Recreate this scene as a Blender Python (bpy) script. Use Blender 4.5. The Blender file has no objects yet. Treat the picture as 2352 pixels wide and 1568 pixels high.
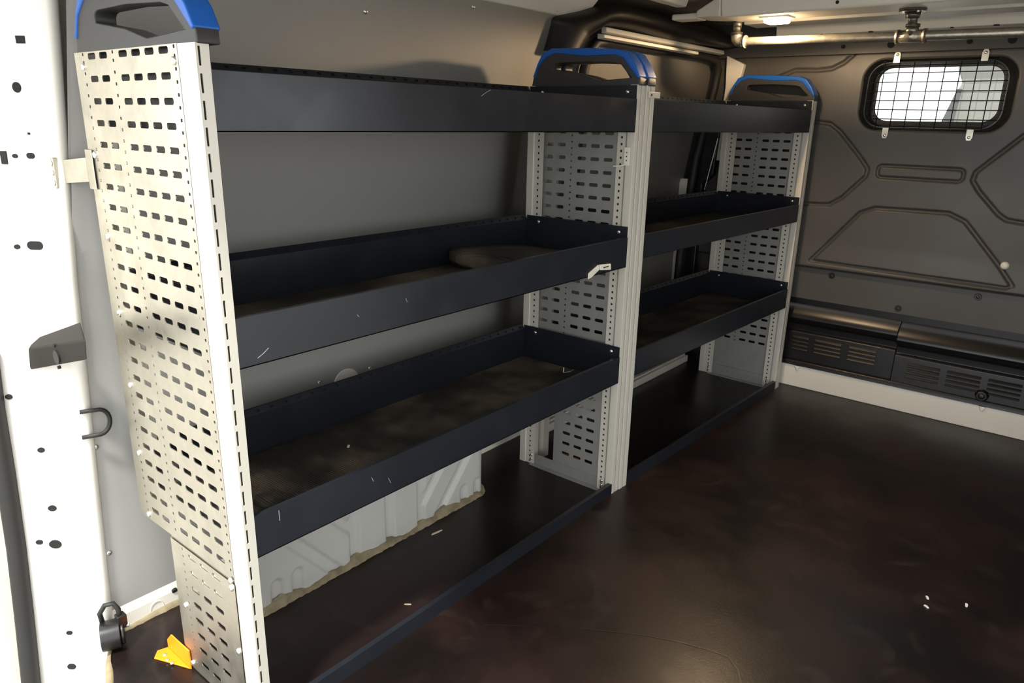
import bpy, math, random
import numpy as np
from mathutils import Matrix, Vector
random.seed(7)
scene = bpy.context.scene
col = scene.collection

# ------------------------------------------------------------------ camera
CAMLOC = (-0.52053, -0.96817, 1.04627)
RX = Vector((0.63641373, -0.77109158, 0.01988319))
UY = Vector((0.21402241, 0.20128924, 0.95586456))
FW = Vector((0.74106138, 0.60406988, -0.29313411))
cd = bpy.data.cameras.new('camera'); cam = bpy.data.objects.new('camera', cd); col.objects.link(cam)
M = Matrix((RX, UY, -FW)).transposed().to_4x4(); M.translation = CAMLOC
cam.matrix_world = M
cd.sensor_fit = 'HORIZONTAL'; cd.sensor_width = 36.0; cd.lens = 1660.316 / 2352 * 36.0
cd.clip_start = 0.02; cd.clip_end = 200
scene.camera = cam
# ------------------------------------------------------------------ sky, sun, exposure
w = bpy.data.worlds.new('sky'); scene.world = w; w.use_nodes = True
bg = w.node_tree.nodes['Background']
bg.inputs[0].default_value = (0.97, 0.985, 1.0, 1); bg.inputs[1].default_value = 2.6
sd = bpy.data.lights.new('sun', 'SUN'); sd.energy = 5.0; sd.angle = math.radians(6); sd.color = (1.0, 0.97, 0.9)
sun = bpy.data.objects.new('sun', sd); col.objects.link(sun)
sun.rotation_euler = Vector((0.45, 0.18, -0.85)).to_track_quat('-Z', 'Y').to_euler()
sun.location = (-3, -2, 5)
vs = scene.view_settings
vs.view_transform = 'Standard'; vs.look = 'None'; vs.gamma = 1; vs.use_curve_mapping = False
vs.exposure = 0.35

# ------------------------------------------------------------------ helpers
MATS = {}
def mat(name, color, rough=0.5, metal=0.0, var=0.0, vscale=6.0, vcol=None, bump=0.0, bscale=60.0, rvar=0.0, spec=0.5,
        emit=None, estr=0.0, trans=0.0, alpha=1.0, stretch=None, detail=6.0, lo=0.35, hi=0.7):
    m = bpy.data.materials.new(name); m.use_nodes = True; nt = m.node_tree; N = nt.nodes; L = nt.links
    b = N['Principled BSDF']
    b.inputs['Base Color'].default_value = (*color, 1); b.inputs['Roughness'].default_value = rough
    b.inputs['Metallic'].default_value = metal; b.inputs['Specular IOR Level'].default_value = spec
    if trans: b.inputs['Transmission Weight'].default_value = trans
    if alpha < 1: b.inputs['Alpha'].default_value = alpha
    if emit: b.inputs['Emission Color'].default_value = (*emit, 1); b.inputs['Emission Strength'].default_value = estr
    if var or bump or rvar:
        tc = N.new('ShaderNodeTexCoord'); src = tc.outputs['Object']
        if stretch:
            mp = N.new('ShaderNodeMapping'); mp.inputs['Scale'].default_value = stretch
            L.new(src, mp.inputs[0]); src = mp.outputs[0]
    if var or rvar:
        nz = N.new('ShaderNodeTexNoise'); nz.inputs['Scale'].default_value = vscale; nz.inputs['Detail'].default_value = detail
        nz.inputs['Roughness'].default_value = 0.62
        L.new(src, nz.inputs['Vector'])
        mr = N.new('ShaderNodeMapRange'); mr.inputs[1].default_value = lo; mr.inputs[2].default_value = hi
        L.new(nz.outputs['Fac'], mr.inputs[0])
        if var:
            mx = N.new('ShaderNodeMix'); mx.data_type = 'RGBA'
            mx.inputs[6].default_value = (*color, 1); mx.inputs[7].default_value = (*(vcol or [c * 0.5 for c in color]), 1)
            mu = N.new('ShaderNodeMath'); mu.operation = 'MULTIPLY'; mu.inputs[1].default_value = var
            L.new(mr.outputs[0], mu.inputs[0]); L.new(mu.outputs[0], mx.inputs[0]); L.new(mx.outputs[2], b.inputs['Base Color'])
        if rvar:
            ma = N.new('ShaderNodeMath'); ma.operation = 'MULTIPLY_ADD'; ma.inputs[1].default_value = rvar; ma.inputs[2].default_value = rough
            L.new(mr.outputs[0], ma.inputs[0]); L.new(ma.outputs[0], b.inputs['Roughness'])
    if bump:
        n2 = N.new('ShaderNodeTexNoise'); n2.inputs['Scale'].default_value = bscale; n2.inputs['Detail'].default_value = 3
        L.new(src, n2.inputs['Vector'])
        bp = N.new('ShaderNodeBump'); bp.inputs['Strength'].default_value = bump; bp.inputs['Distance'].default_value = 0.002
        L.new(n2.outputs['Fac'], bp.inputs['Height']); L.new(bp.outputs[0], b.inputs['Normal'])
    MATS[name] = m
    return m
mat('tray_navy', (0.0105, 0.0128, 0.0178), 0.28, var=0.5, vscale=9, vcol=(0.015, 0.0178, 0.0235), rvar=0.10)
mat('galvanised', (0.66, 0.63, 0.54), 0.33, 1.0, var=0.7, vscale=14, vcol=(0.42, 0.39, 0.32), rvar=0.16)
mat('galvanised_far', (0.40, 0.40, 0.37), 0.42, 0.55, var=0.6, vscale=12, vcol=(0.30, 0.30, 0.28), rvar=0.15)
mat('alu_post', (0.64, 0.61, 0.53), 0.42, 0.15, var=0.12, vscale=20, vcol=(0.50, 0.46, 0.38))
mat('blue_plastic', (0.008, 0.10, 0.42), 0.38)
mat('dark_plastic', (0.035, 0.035, 0.035), 0.48, bump=0.15, bscale=400)
mat('door_grey', (0.15, 0.138, 0.12), 0.42, var=0.25, vscale=2.5, vcol=(0.12, 0.11, 0.095))
mat('lining_grey', (0.36, 0.357, 0.335), 0.5, var=0.25, vscale=2.5, vcol=(0.30, 0.297, 0.278), rvar=0.1)
mat('bulkhead_dark', (0.070, 0.066, 0.058), 0.40, var=0.3, vscale=3, vcol=(0.055, 0.052, 0.046), rvar=0.12)
mat('black_plastic', (0.008, 0.008, 0.008), 0.32)
mat('black_trim', (0.010, 0.008, 0.007), 0.45, spec=0.3)
mat('rubber', (0.014, 0.014, 0.013), 0.6)
mat('pillar_white', (0.72, 0.70, 0.64), 0.35)
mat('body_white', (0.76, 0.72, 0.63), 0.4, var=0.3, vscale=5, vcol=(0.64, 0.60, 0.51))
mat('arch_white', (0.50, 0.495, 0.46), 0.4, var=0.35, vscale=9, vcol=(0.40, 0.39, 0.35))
mat('roof_beige', (0.34, 0.30, 0.24), 0.5, var=0.4, vscale=3, vcol=(0.24, 0.20, 0.15))
mat('sealant', (0.30, 0.25, 0.15), 0.7, var=0.8, vscale=30, vcol=(0.12, 0.09, 0.05), bump=0.6, bscale=90)
mat('screw_metal', (0.75, 0.74, 0.70), 0.25, 0.9)
mat('dark_screw', (0.03, 0.03, 0.03), 0.3, 0.5)
mat('pipe_metal', (0.46, 0.43, 0.36), 0.34, 0.85, var=0.6, vscale=45, vcol=(0.22, 0.20, 0.16), bump=0.3, bscale=150)
mat('orange_paint', (0.85, 0.26, 0.008), 0.4)
mat('hole_dark', (0.006, 0.006, 0.005), 0.8)  # near-black, painted as the shade inside holes and slots
mat('white_plastic', (0.75, 0.73, 0.62), 0.45)
mat('pale_wood', (0.62, 0.52, 0.36), 0.7)
def glass_mat():
    m = bpy.data.materials.new('glass'); m.use_nodes = True; nt = m.node_tree; N = nt.nodes; L = nt.links
    N.remove(N['Principled BSDF']); tr = N.new('ShaderNodeBsdfTransparent'); gl = N.new('ShaderNodeBsdfGlossy'); gl.inputs['Roughness'].default_value = 0.02
    lw = N.new('ShaderNodeFresnel'); lw.inputs[0].default_value = 1.45; mx = N.new('ShaderNodeMixShader')
    tr.inputs[0].default_value = (0.93, 0.95, 0.94, 1)
    L.new(lw.outputs[0], mx.inputs[0]); L.new(tr.outputs[0], mx.inputs[1]); L.new(gl.outputs[0], mx.inputs[2]); L.new(mx.outputs[0], N['Material Output'].inputs[0])
    MATS['glass'] = m
glass_mat()
mat('cab_grey', (0.20, 0.20, 0.18), 0.7)
mat('cab_dark', (0.035, 0.035, 0.03), 0.7)
mat('ground', (0.30, 0.29, 0.27), 0.9, var=0.4, vscale=2)
mat('lamp_lens', (1, 0.9, 0.7), 0.4, emit=(1.0, 0.74, 0.42), estr=55)
# rubber mat: ribbed, dusty
def ribbed(name, base, dust, scale):
    m = mat(name, base, 0.55, var=0.9, vscale=5.5, vcol=dust, rvar=0.2, lo=0.42, hi=0.75)
    nt = m.node_tree; N = nt.nodes; L = nt.links; b = N['Principled BSDF']
    tc = N.new('ShaderNodeTexCoord'); wv = N.new('ShaderNodeTexWave'); wv.inputs['Scale'].default_value = scale
    wv.bands_direction = 'X'
    L.new(tc.outputs['Object'], wv.inputs['Vector'])
    bp = N.new('ShaderNodeBump'); bp.inputs['Strength'].default_value = 0.5; bp.inputs['Distance'].default_value = 0.002
    L.new(wv.outputs['Fac'], bp.inputs['Height']); L.new(bp.outputs[0], b.inputs['Normal'])
    return m
ribbed('mat_rubber', (0.024, 0.020, 0.014), (0.20, 0.15, 0.095), 60)
# floor: dark red-brown film-faced plywood with dry grey scuffs
def floor_mat():
    m = mat('floor_ply', (0.0062, 0.0045, 0.0040), 0.30, var=0.8, vscale=3.0, vcol=(0.024, 0.0095, 0.0085), rvar=0.2, lo=0.4, hi=0.72, bump=0.12, bscale=220, spec=0.32)
    nt = m.node_tree; N = nt.nodes; L = nt.links; b = N['Principled BSDF']
    old = b.inputs['Base Color'].links[0].from_socket
    tc = N.new('ShaderNodeTexCoord'); nz = N.new('ShaderNodeTexNoise'); nz.inputs['Scale'].default_value = 7.5
    nz.inputs['Detail'].default_value = 9; nz.inputs['Distortion'].default_value = 1.2
    L.new(tc.outputs['Object'], nz.inputs['Vector'])
    mr = N.new('ShaderNodeMapRange'); mr.inputs[1].default_value = 0.58; mr.inputs[2].default_value = 0.80; mr.inputs[4].default_value = 0.55
    L.new(nz.outputs['Fac'], mr.inputs[0])
    mx = N.new('ShaderNodeMix'); mx.data_type = 'RGBA'; mx.inputs[7].default_value = (0.04, 0.029, 0.024, 1)
    L.new(mr.outputs[0], mx.inputs[0]); L.new(old, mx.inputs[6]); L.new(mx.outputs[2], b.inputs['Base Color'])
floor_mat()

ORG = {}
def worg(o): return ORG.get(o.name, Vector((0, 0, 0)))
def tag(o, label=None, cat=None, group=None, kind=None):
    if label: o['label'] = label
    if cat: o['category'] = cat
    if group: o['group'] = group
    if kind: o['kind'] = kind
    return o
def empty(name, loc, label=None, cat=None, group=None, rz=0.0, kind=None, local=False):
    o = bpy.data.objects.new(name, None); col.objects.link(o); o.location = loc; o.rotation_euler = (0, 0, rz)
    o.empty_display_size = 0.05
    ORG[o.name] = Vector((0, 0, 0)) if local else Vector(loc)
    return tag(o, label, cat, group, kind)
class MB:
    def __init__(s): s.v = []; s.f = []
    def add(s, vs, fs):
        n = len(s.v); s.v += [tuple(p) for p in vs]; s.f += [tuple(i + n for i in f) for f in fs]; return s
    def box(s, x0, x1, y0, y1, z0, z1):
        vs = [(x, y, z) for z in (z0, z1) for y in (y0, y1) for x in (x0, x1)]
        return s.add(vs, [(0, 2, 3, 1), (4, 5, 7, 6), (0, 1, 5, 4), (2, 6, 7, 3), (0, 4, 6, 2), (1, 3, 7, 5)])
    def prism(s, poly, axis, a, b):
        # poly in the two other axes: axis x -> (y,z), y -> (x,z), z -> (x,y)
        def p3(p, t): return {'x': (t, p[0], p[1]), 'y': (p[0], t, p[1]), 'z': (p[0], p[1], t)}[axis]
        n = len(poly)
        s.add([p3(p, a) for p in poly] + [p3(p, b) for p in poly],
              [tuple(range(n)), tuple(range(2 * n - 1, n - 1, -1))] + [(i, i + n, (i + 1) % n + n, (i + 1) % n) for i in range(n)])
        return s
    def ring(s, O, I, axis, a, b):
        def p3(p, t): return {'x': (t, p[0], p[1]), 'y': (p[0], t, p[1]), 'z': (p[0], p[1], t)}[axis]
        n = len(O); vs = [p3(p, a) for p in O] + [p3(p, a) for p in I] + [p3(p, b) for p in O] + [p3(p, b) for p in I]
        fs = []
        for i in range(n):
            j = (i + 1) % n
            fs += [(i, j, n + j, n + i), (2 * n + i, 3 * n + i, 3 * n + j, 2 * n + j), (i, 2 * n + i, 2 * n + j, j), (n + i, n + j, 3 * n + j, 3 * n + i)]
        return s.add(vs, fs)
    def cyl(s, p0, p1, r0, r1=None, n=16, caps=True):
        r1 = r0 if r1 is None else r1
        p0, p1 = Vector(p0), Vector(p1); d = (p1 - p0).normalized()
        a = d.orthogonal().normalized(); b = d.cross(a)
        vs = []
        for p, r in ((p0, r0), (p1, r1)):
            vs += [p + (a * math.cos(t) + b * math.sin(t)) * r for t in [2 * math.pi * i / n for i in range(n)]]
        fs = [(i, (i + 1) % n, n + (i + 1) % n, n + i) for i in range(n)]
        if caps: fs += [tuple(range(n - 1, -1, -1)), tuple(range(n, 2 * n))]
        return s.add(vs, fs)
    def tube(s, pts, r, n=8, closed=False):
        P = [Vector(p) for p in pts]; m = len(P); vs = []; up = None
        for i in range(m):
            if closed: d = P[(i + 1) % m] - P[i - 1]
            else: d = P[min(i + 1, m - 1)] - P[max(i - 1, 0)]
            d.normalize()
            if up is None: up = d.orthogonal().normalized()
            up = (up - d * up.dot(d)).normalized(); b = d.cross(up)
            vs += [P[i] + (up * math.cos(t) + b * math.sin(t)) * r for t in [2 * math.pi * k / n for k in range(n)]]
        fs = []
        for i in range(m if closed else m - 1):
            j = (i + 1) % m
            fs += [(i * n + k, i * n + (k + 1) % n, j * n + (k + 1) % n, j * n + k) for k in range(n)]
        if not closed: fs += [tuple(range(n - 1, -1, -1)), tuple(range((m - 1) * n, m * n))]
        return s.add(vs, fs)
    def dome(s, c, axis, r, h, n=12):
        c = Vector(c); d = Vector(axis).normalized(); a = d.orthogonal().normalized(); b = d.cross(a); vs = []
        prof = [(1, 0), (0.95, 0.55), (0.6, 0.9), (0.0, 1.0)]
        for rr, hh in prof[:3]:
            vs += [c + (a * math.cos(t) + b * math.sin(t)) * r * rr + d * h * hh for t in [2 * math.pi * k / n for k in range(n)]]
        vs.append(c + d * h); fs = []
        for j in range(2): fs += [(j * n + k, j * n + (k + 1) % n, (j + 1) * n + (k + 1) % n, (j + 1) * n + k) for k in range(n)]
        fs += [(2 * n + k, 2 * n + (k + 1) % n, 3 * n) for k in range(n)]
        return s.add(vs, fs)
    def perf(s, mapf, cells, t):
        # cells: (u0,u1,v0,v1,hole) hole=(hw,hh,c); sheet of thickness t with real holes
        for u0, u1, v0, v1, h in cells:
            if u1 - u0 < 1e-5 or v1 - v0 < 1e-5: continue
            q = [(u1, v0), (u1, v1), (u0, v1), (u0, v0)]
            if not h:
                s.add([mapf(a, b, 0) for a, b in q] + [mapf(a, b, t) for a, b in q], [(0, 1, 2, 3), (7, 6, 5, 4)]); continue
            hw, hh, c = h[:3]; cu = h[3] if len(h) > 3 else (u0 + u1) / 2; cv = (v0 + v1) / 2
            o = [(hw - c, -hh), (hw, -hh + c), (hw, hh - c), (hw - c, hh), (-hw + c, hh), (-hw, hh - c), (-hw, -hh + c), (-hw + c, -hh)]
            o = [(cu + a, cv + b) for a, b in o]
            A = q + o
            vs = [mapf(a, b, 0) for a, b in A] + [mapf(a, b, t) for a, b in A]
            base = [(0, 1, 6, 5), (1, 7, 6), (1, 2, 8, 7), (2, 9, 8), (2, 3, 10, 9), (3, 11, 10), (3, 0, 4, 11), (0, 5, 4)]
            fs = base + [tuple(i + 12 for i in reversed(f)) for f in base]
            fs += [(4 + i, 4 + (i + 1) % 8, 16 + (i + 1) % 8, 16 + i) for i in range(8)]
            s.add(vs, fs)
        return s
    def build(s, name, m, parent=None, smooth=False, bevel=0.0, seg=2):
        me = bpy.data.meshes.new(name)
        if parent is not None: org = worg(parent)
        else:
            xs, ys, zs = zip(*s.v); org = Vector(((min(xs) + max(xs)) / 2, (min(ys) + max(ys)) / 2, min(zs)))
        me.from_pydata([(x - org.x, y - org.y, z - org.z) for x, y, z in s.v], [], s.f)
        me.materials.append(MATS[m]); me.update()
        o = bpy.data.objects.new(name, me); col.objects.link(o)
        if parent is not None: o.parent = parent; ORG[o.name] = worg(parent)
        else: o.location = org; ORG[o.name] = org
        import bmesh
        bm = bmesh.new(); bm.from_mesh(me); bmesh.ops.recalc_face_normals(bm, faces=bm.faces); bm.to_mesh(me); bm.free()
        if bevel:
            bv = o.modifiers.new('bevel', 'BEVEL'); bv.width = bevel; bv.segments = seg; bv.limit_method = 'ANGLE'; bv.angle_limit = math.radians(40)
        if smooth or bevel:
            me.polygons.foreach_set('use_smooth', [True] * len(me.polygons))
            if not smooth or smooth == 'auto':
                wn = o.modifiers.new('normals', 'WEIGHTED_NORMAL'); wn.keep_sharp = True
        return o
def share(src, name, parent, loc, rot=None):
    o = bpy.data.objects.new(name, src.data); col.objects.link(o); o.parent = parent
    o.location = loc
    if rot: o.rotation_euler = rot
    return o
def proto_mesh(mb, name, m, smooth=True):
    me = bpy.data.meshes.new(name); me.from_pydata(mb.v, [], mb.f); me.materials.append(MATS[m]); me.update()
    if smooth: me.polygons.foreach_set('use_smooth', [True] * len(me.polygons))
    return me
def put(me, name, parent, wloc, rot=(0, 0, 0)):
    o = bpy.data.objects.new(name, me); col.objects.link(o)
    if parent is not None:
        o.parent = parent; o.location = Vector(wloc) - worg(parent)
    else: o.location = wloc
    o.rotation_euler = rot
    return o
# shared small parts: heads pointing along -X (cap faces -X) and -Y
SCREW_X = proto_mesh(MB().dome((0, 0, 0), (-1, 0, 0), 0.0052, 0.0035), 'screw_head', 'screw_metal')
BOLT_X = proto_mesh(MB().dome((0, 0, 0), (-1, 0, 0), 0.0062, 0.004), 'bolt_head', 'screw_metal')
RIVET_Y = proto_mesh(MB().dome((0, 0, 0), (0, -1, 0), 0.006, 0.003), 'rivet_head', 'screw_metal')
DSCREW_X = proto_mesh(MB().cyl((0, 0, 0), (-0.004, 0, 0), 0.013, 0.011).dome((-0.004, 0, 0), (-1, 0, 0), 0.006, 0.003), 'fixing_head', 'dark_screw', False)

YW = 0.47
def wy(z):   # inner face of the left side: upright, then leaning inward towards the roof
    return YW if z < 0.8 else YW - 0.08 * (z - 0.8) / 0.55
XB = 2.455

# ================================================================== STRUCTURE
g = MB().box(-14, 14, -14, 14, -0.75, -0.70).build('ground', 'ground')
tag(g, 'pale concrete ground outside below the open rear doors', kind='structure')
FE = [(-0.045, 0.50), (-0.062, 0.455), (-0.092, 0.405), (-0.125, 0.325), (-0.16, 0.20), (-0.20, 0.0), (-0.25, -0.5), (-0.27, -1.32)]
fl = MB().prism(FE + [(XB + 0.05, -1.32), (XB + 0.05, 0.50)], 'z', -0.025, 0.0).build('floor', 'floor_ply')
tag(MB().tube([(x - 0.002, y, -0.006 + 0.003 * math.sin(9 * i)) for i, (x, y) in enumerate(FE)], 0.008, 8).build('sealant_bead', 'sealant', fl, smooth=True), 'tan sealant along the cut rear edge')
tag(fl, 'dark red-brown coated plywood van floor with scuffs', kind='structure')
def strip(name, pts, wdt, z, m, parent):
    mb = MB(); vs = []
    for i, p in enumerate(pts):
        p = Vector((p[0], p[1], 0)); a = Vector((*pts[max(i - 1, 0)], 0)); b = Vector((*pts[min(i + 1, len(pts) - 1)], 0))
        d = (b - a).normalized(); n = Vector((-d.y, d.x, 0)) * wdt * (0.4 + 0.9 * random.random())
        vs += [p + n + Vector((0, 0, z)), p - n + Vector((0, 0, z)), p + n, p - n]
    fs = []
    for i in range(len(pts) - 1):
        a = 4 * i; b = a + 4; fs += [(a, b, b + 1, a + 1), (a, a + 2, b + 2, b), (a + 1, b + 1, b + 3, a + 3)]
    mb.add(vs, fs); return mb.build(name, m, parent)
scr = [(0.47, -0.10), (0.50, -0.135), (0.535, -0.18), (0.57, -0.23), (0.61, -0.285), (0.645, -0.34), (0.675, -0.395), (0.70, -0.45), (0.715, -0.50), (0.725, -0.545)]
strip('scratch', scr, 0.0016, 0.0008, 'black_plastic', fl)
strip('scratch', [(0.725, -0.545), (0.70, -0.575), (0.66, -0.60), (0.62, -0.615), (0.58, -0.63), (0.53, -0.64)], 0.0026, 0.0008, 'black_plastic', fl)
# --- left lining panel
mb = MB(); zz = [0.045, 0.3, 0.55, 0.8, 0.95, 1.1, 1.25, 1.345]
vs = []
def xe(z): return -0.076 + 0.05 * z + (0.03 * max(0, z - 0.75))
for z in zz: vs += [(xe(z) + 0.012, wy(z), z), (1.37, wy(z), z)]
vs += [(x, y + 0.012, z) for x, y, z in vs]
n = len(zz); fs = [(2 * i, 2 * i + 1, 2 * i + 3, 2 * i + 2) for i in range(n - 1)] + [(2 * n + 2 * i, 2 * n + 2 * i + 2, 2 * n + 2 * i + 3, 2 * n + 2 * i + 1) for i in range(n - 1)]
fs += [(2 * i + 1, 2 * n + 2 * i + 1, 2 * n + 2 * i + 3, 2 * i + 3) for i in range(n - 1)]
wl = mb.add(vs, fs).build('wall_left', 'lining_grey', smooth=True)
tag(wl, 'smooth grey lining panel on the left side wall behind the near rack', kind='structure')
for x, z in [(0.967, 1.32), (1.322, 1.325), (0.489, 0.411), (0.649, 0.408), (-0.036, 0.419), (-0.043, 0.185), (0.62, 1.27)]:
    put(RIVET_Y, 'rivet', wl, (x, wy(z), z))
o = MB().cyl((0.570, YW + 0.001, 0.385), (0.570, YW - 0.002, 0.385), 0.042, 0.040, n=28).build('access_cover', 'body_white', wl)
tag(o, 'pale round cover in the grey panel')
# sill under the lining + sealant
t1 = MB().prism([(YW + 0.03, 0.0), (0.462, 0.0), (0.464, 0.035), (YW + 0.002, 0.06), (YW + 0.03, 0.06)], 'x', -0.068, 2.44).build('trim_1', 'body_white')
tag(t1, 'off-white painted sill along the foot of the left wall', kind='structure')
def bead(name, xs, y, zf, thick, parent, axis='x'):
    mb = MB(); vs = []
    for x in xs:
        h = zf(x); vs += [(x, y - thick * (0.8 + 0.4 * random.random()), 0.0), (x, y - thick * 0.5, h * 0.8), (x, y + 0.002, h)]
    fs = []
    for i in range(len(xs) - 1):
        a = 3 * i; b = a + 3; fs += [(a, b, b + 1, a + 1), (a + 1, b + 1, b + 2, a + 2)]
    return mb.add(vs, fs).build(name, 'sealant', parent, smooth=True)
bead('sealant_bead', [-0.066 + 0.01 * i for i in range(30)], 0.464, lambda x: 0.010 + 0.004 * math.sin(31 * x), 0.008, t1)
tag(MB().tube([(0.031 + 0.014 * math.cos(a), 0.4635, 0.014 + 0.016 * math.sin(a)) for a in [math.pi * k / 10 for k in range(-1, 11)]], 0.0016, 6).build('pressed_ring', 'body_white', t1), 'half-round pressed ring')
MB().cyl((0.072, 0.466, 0.037), (0.072, 0.4615, 0.035), 0.006, n=14).build('hole', 'hole_dark', t1)
# outer skin behind the lining (closes the shell)
sk = MB().box(-0.30, 2.60, 0.60, 0.62, -0.7, 1.46).build('wall_left_skin', 'body_white'); sk.name = 'wall_left_outer'
tag(sk, 'white outer skin of the left side', kind='structure')
# right wall, out of view; doorway gap added to brighten the left wall
wr = MB().box(-0.28, 0.45, -1.34, -1.32, -0.03, 1.43).box(1.30, XB + 0.05, -1.34, -1.32, -0.03, 1.43).box(0.45, 1.30, -1.34, -1.32, 1.30, 1.43)
wr = wr.build('wall_right', 'lining_grey'); tag(wr, 'grey lining of the right side with an added gap for fill light', kind='structure')
# --- wheel arch
def polydist(Y, Z, pl, closed=False):
    D = np.full(Y.shape, 9.0); m = len(pl)
    for i in range(m if closed else m - 1):
        a = np.array(pl[i]); b = np.array(pl[(i + 1) % m]); d = b - a; L2 = d @ d
        t = np.clip(((Y - a[0]) * d[0] + (Z - a[1]) * d[1]) / L2, 0, 1)
        D = np.minimum(D, np.hypot(Y - a[0] - t * d[0], Z - a[1] - t * d[1]))
    return D
def smooth01(t): t = np.clip(t, 0, 1); return t * t * (3 - 2 * t)
def rrect(Y, Z, y0, y1, z0, z1, r):   # signed distance, <0 inside
    cy, cz = (y0 + y1) / 2, (z0 + z1) / 2
    qy = np.abs(Y - cy) - (y1 - y0) / 2 + r; qz = np.abs(Z - cz) - (z1 - z0) / 2 + r
    return np.hypot(np.maximum(qy, 0), np.maximum(qz, 0)) + np.minimum(np.maximum(qy, qz), 0) - r
AX0, AX1, AY, AH = 0.13, 0.925, 0.29, 0.285
sx = np.arange(-0.02, (AX1 - AX0) + 0.135, 0.0045)      # arclength: front face, round the far corner, back to the wall
zs = np.linspace(0, AH, 64)
R = 0.05; Lf = AX1 - AX0 - R
S_, Z_ = np.meshgrid(sx, zs, indexing='ij')
X_ = AX0 + S_
dep = np.zeros_like(S_)
for pl, hw in [([(0.548, 0.3), (0.547, -0.02)], 0.011), ([(0.34, 0.19), (0.435, 0.088), (0.433, -0.02)], 0.011), ([(0.437, 0.3), (0.435, 0.088)], 0.011),
               ([(0.658, 0.3), (0.656, -0.02)], 0.010), ([(0.660, 0.064), (0.74, 0.16), (0.80, 0.24)], 0.010), ([(0.70, -0.02), (0.717, 0.007), (0.90, 0.22)], 0.011),
               ([(0.20, 0.21), (0.276, 0.126), (0.40, -0.02)], 0.013), ([(0.219, 0.050), (0.217, -0.02)], 0.012), ([(0.273, 0.052), (0.271, -0.02)], 0.012),
               ([(0.821, 0.042), (0.822, -0.02)], 0.011), ([(0.876, 0.042), (0.878, -0.02)], 0.011)]:
    dep = np.maximum(dep, 0.009 * smooth01((hw + 0.004 - polydist(X_, Z_, pl)) / 0.005))
arc = R * math.pi / 2
th = np.clip((S_ - Lf) / R, 0, math.pi / 2)
px = AX0 + np.minimum(S_, Lf) + R * np.sin(th); py = AY + R * (1 - np.cos(th)) + np.maximum(S_ - Lf - arc, 0)
nx, ny = np.sin(th), -np.cos(th)
top = smooth01((Z_ - (AH - 0.05)) / 0.05) * 0.045      # rounded shoulder
px = px - nx * (dep + top); py = py - ny * (dep + top)
nu, nv = S_.shape
vs = np.stack([px, py, Z_], -1).reshape(-1, 3).tolist()
fs = [(i * nv + j, (i + 1) * nv + j, (i + 1) * nv + j + 1, i * nv + j + 1) for i in range(nu - 1) for j in range(nv - 1)]
mb = MB(); mb.add(vs, fs)
# lid
lid = [tuple(vs[i * nv + nv - 1]) for i in range(nu)]
k = len(mb.v); mb.add(lid + [(p[0], 0.464, AH) for p in lid], [(i, i + 1, nu + i + 1, nu + i) for i in range(nu - 1)])
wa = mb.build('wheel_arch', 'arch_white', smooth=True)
tag(wa, 'white pressed steel wheel arch under the lowest tray of the near rack', 'wheel arch')
mb = MB(); vs = []; m_ = 0
for i in range(0, nu, 2):
    s_ = sx[i]; t_ = min(max((s_ - Lf) / R, 0), math.pi / 2)
    bx_ = AX0 + min(s_, Lf) + R * math.sin(t_); by_ = AY + R * (1 - math.cos(t_)) + max(s_ - Lf - arc, 0)
    n_ = Vector((math.sin(t_), -math.cos(t_), 0)); h = 0.012 + 0.006 * math.sin(23 * s_) + 0.004 * math.sin(61 * s_ + 1) + 0.003 * random.random()
    p = Vector((bx_, by_, 0)); vs += [p + n_ * (0.010 + 0.004 * random.random()), p + n_ * 0.006 + Vector((0, 0, h * 0.8)), p - n_ * 0.006 + Vector((0, 0, h))]; m_ += 1
fs = []
for i in range(m_ - 1): a = 3 * i; b = a + 3; fs += [(a, b, b + 1, a + 1), (a + 1, b + 1, b + 2, a + 2)]
tag(mb.add(vs, fs).build('sealant_bead', 'sealant', wa, smooth=True), 'ragged tan sealant bead along the arch foot')

# --- ceiling with ribs
ce = MB().box(-0.22, XB + 0.05, -1.34, 0.60, 1.425, 1.45).build('ceiling', 'roof_beige')
tag(ce, 'bare beige van roof between pressed ribs', kind='structure')
def hat(x0, x1, y0, y1, z0, z1, m, bev=0.008):
    return MB().prism([(x0, z1), (x0 + 0.02, z0), (x1 - 0.02, z0), (x1, z1)], 'y', y0, y1).build('roof_rib', m, ce, bevel=bev)
tag(hat(1.77, 1.95, -1.32, 0.10, 1.365, 1.43, 'body_white'), 'pale grey cross rib carrying the lamp')
# tapering left end of the main rib
mb = MB(); mb.add([(1.78, 0.10, 1.368), (1.94, 0.10, 1.368), (1.80, 0.19, 1.372), (1.90, 0.19, 1.372), (1.78, 0.10, 1.43), (1.94, 0.10, 1.43), (1.80, 0.19, 1.392), (1.90, 0.19, 1.392)],
                  [(0, 1, 3, 2), (4, 6, 7, 5), (0, 2, 6, 4), (1, 5, 7, 3), (0, 4, 5, 1), (2, 3, 7, 6)])
mb.box(1.815, 1.885, 0.19, 0.285, 1.371, 1.389)
mb.build('rib_end', 'body_white', ce, bevel=0.005)
MB().cyl((1.80, 0.055, 1.38), (1.789, 0.055, 1.376), 0.005, n=12).build('hole', 'hole_dark', ce)
MB().cyl((1.80, -0.25, 1.385), (1.7835, -0.25, 1.382), 0.005, n=12).build('hole', 'hole_dark', ce)
hat(2.00, 2.15, -1.32, 0.12, 1.3685, 1.43, 'body_white', 0.003)
hat(2.25, 2.41, -1.32, 0.10, 1.353, 1.43, 'body_white', 0.003)
MB().box(2.437, 2.47, -1.32, 0.60, 1.300, 1.43).build('header_strip', 'bulkhead_dark', ce)
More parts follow.
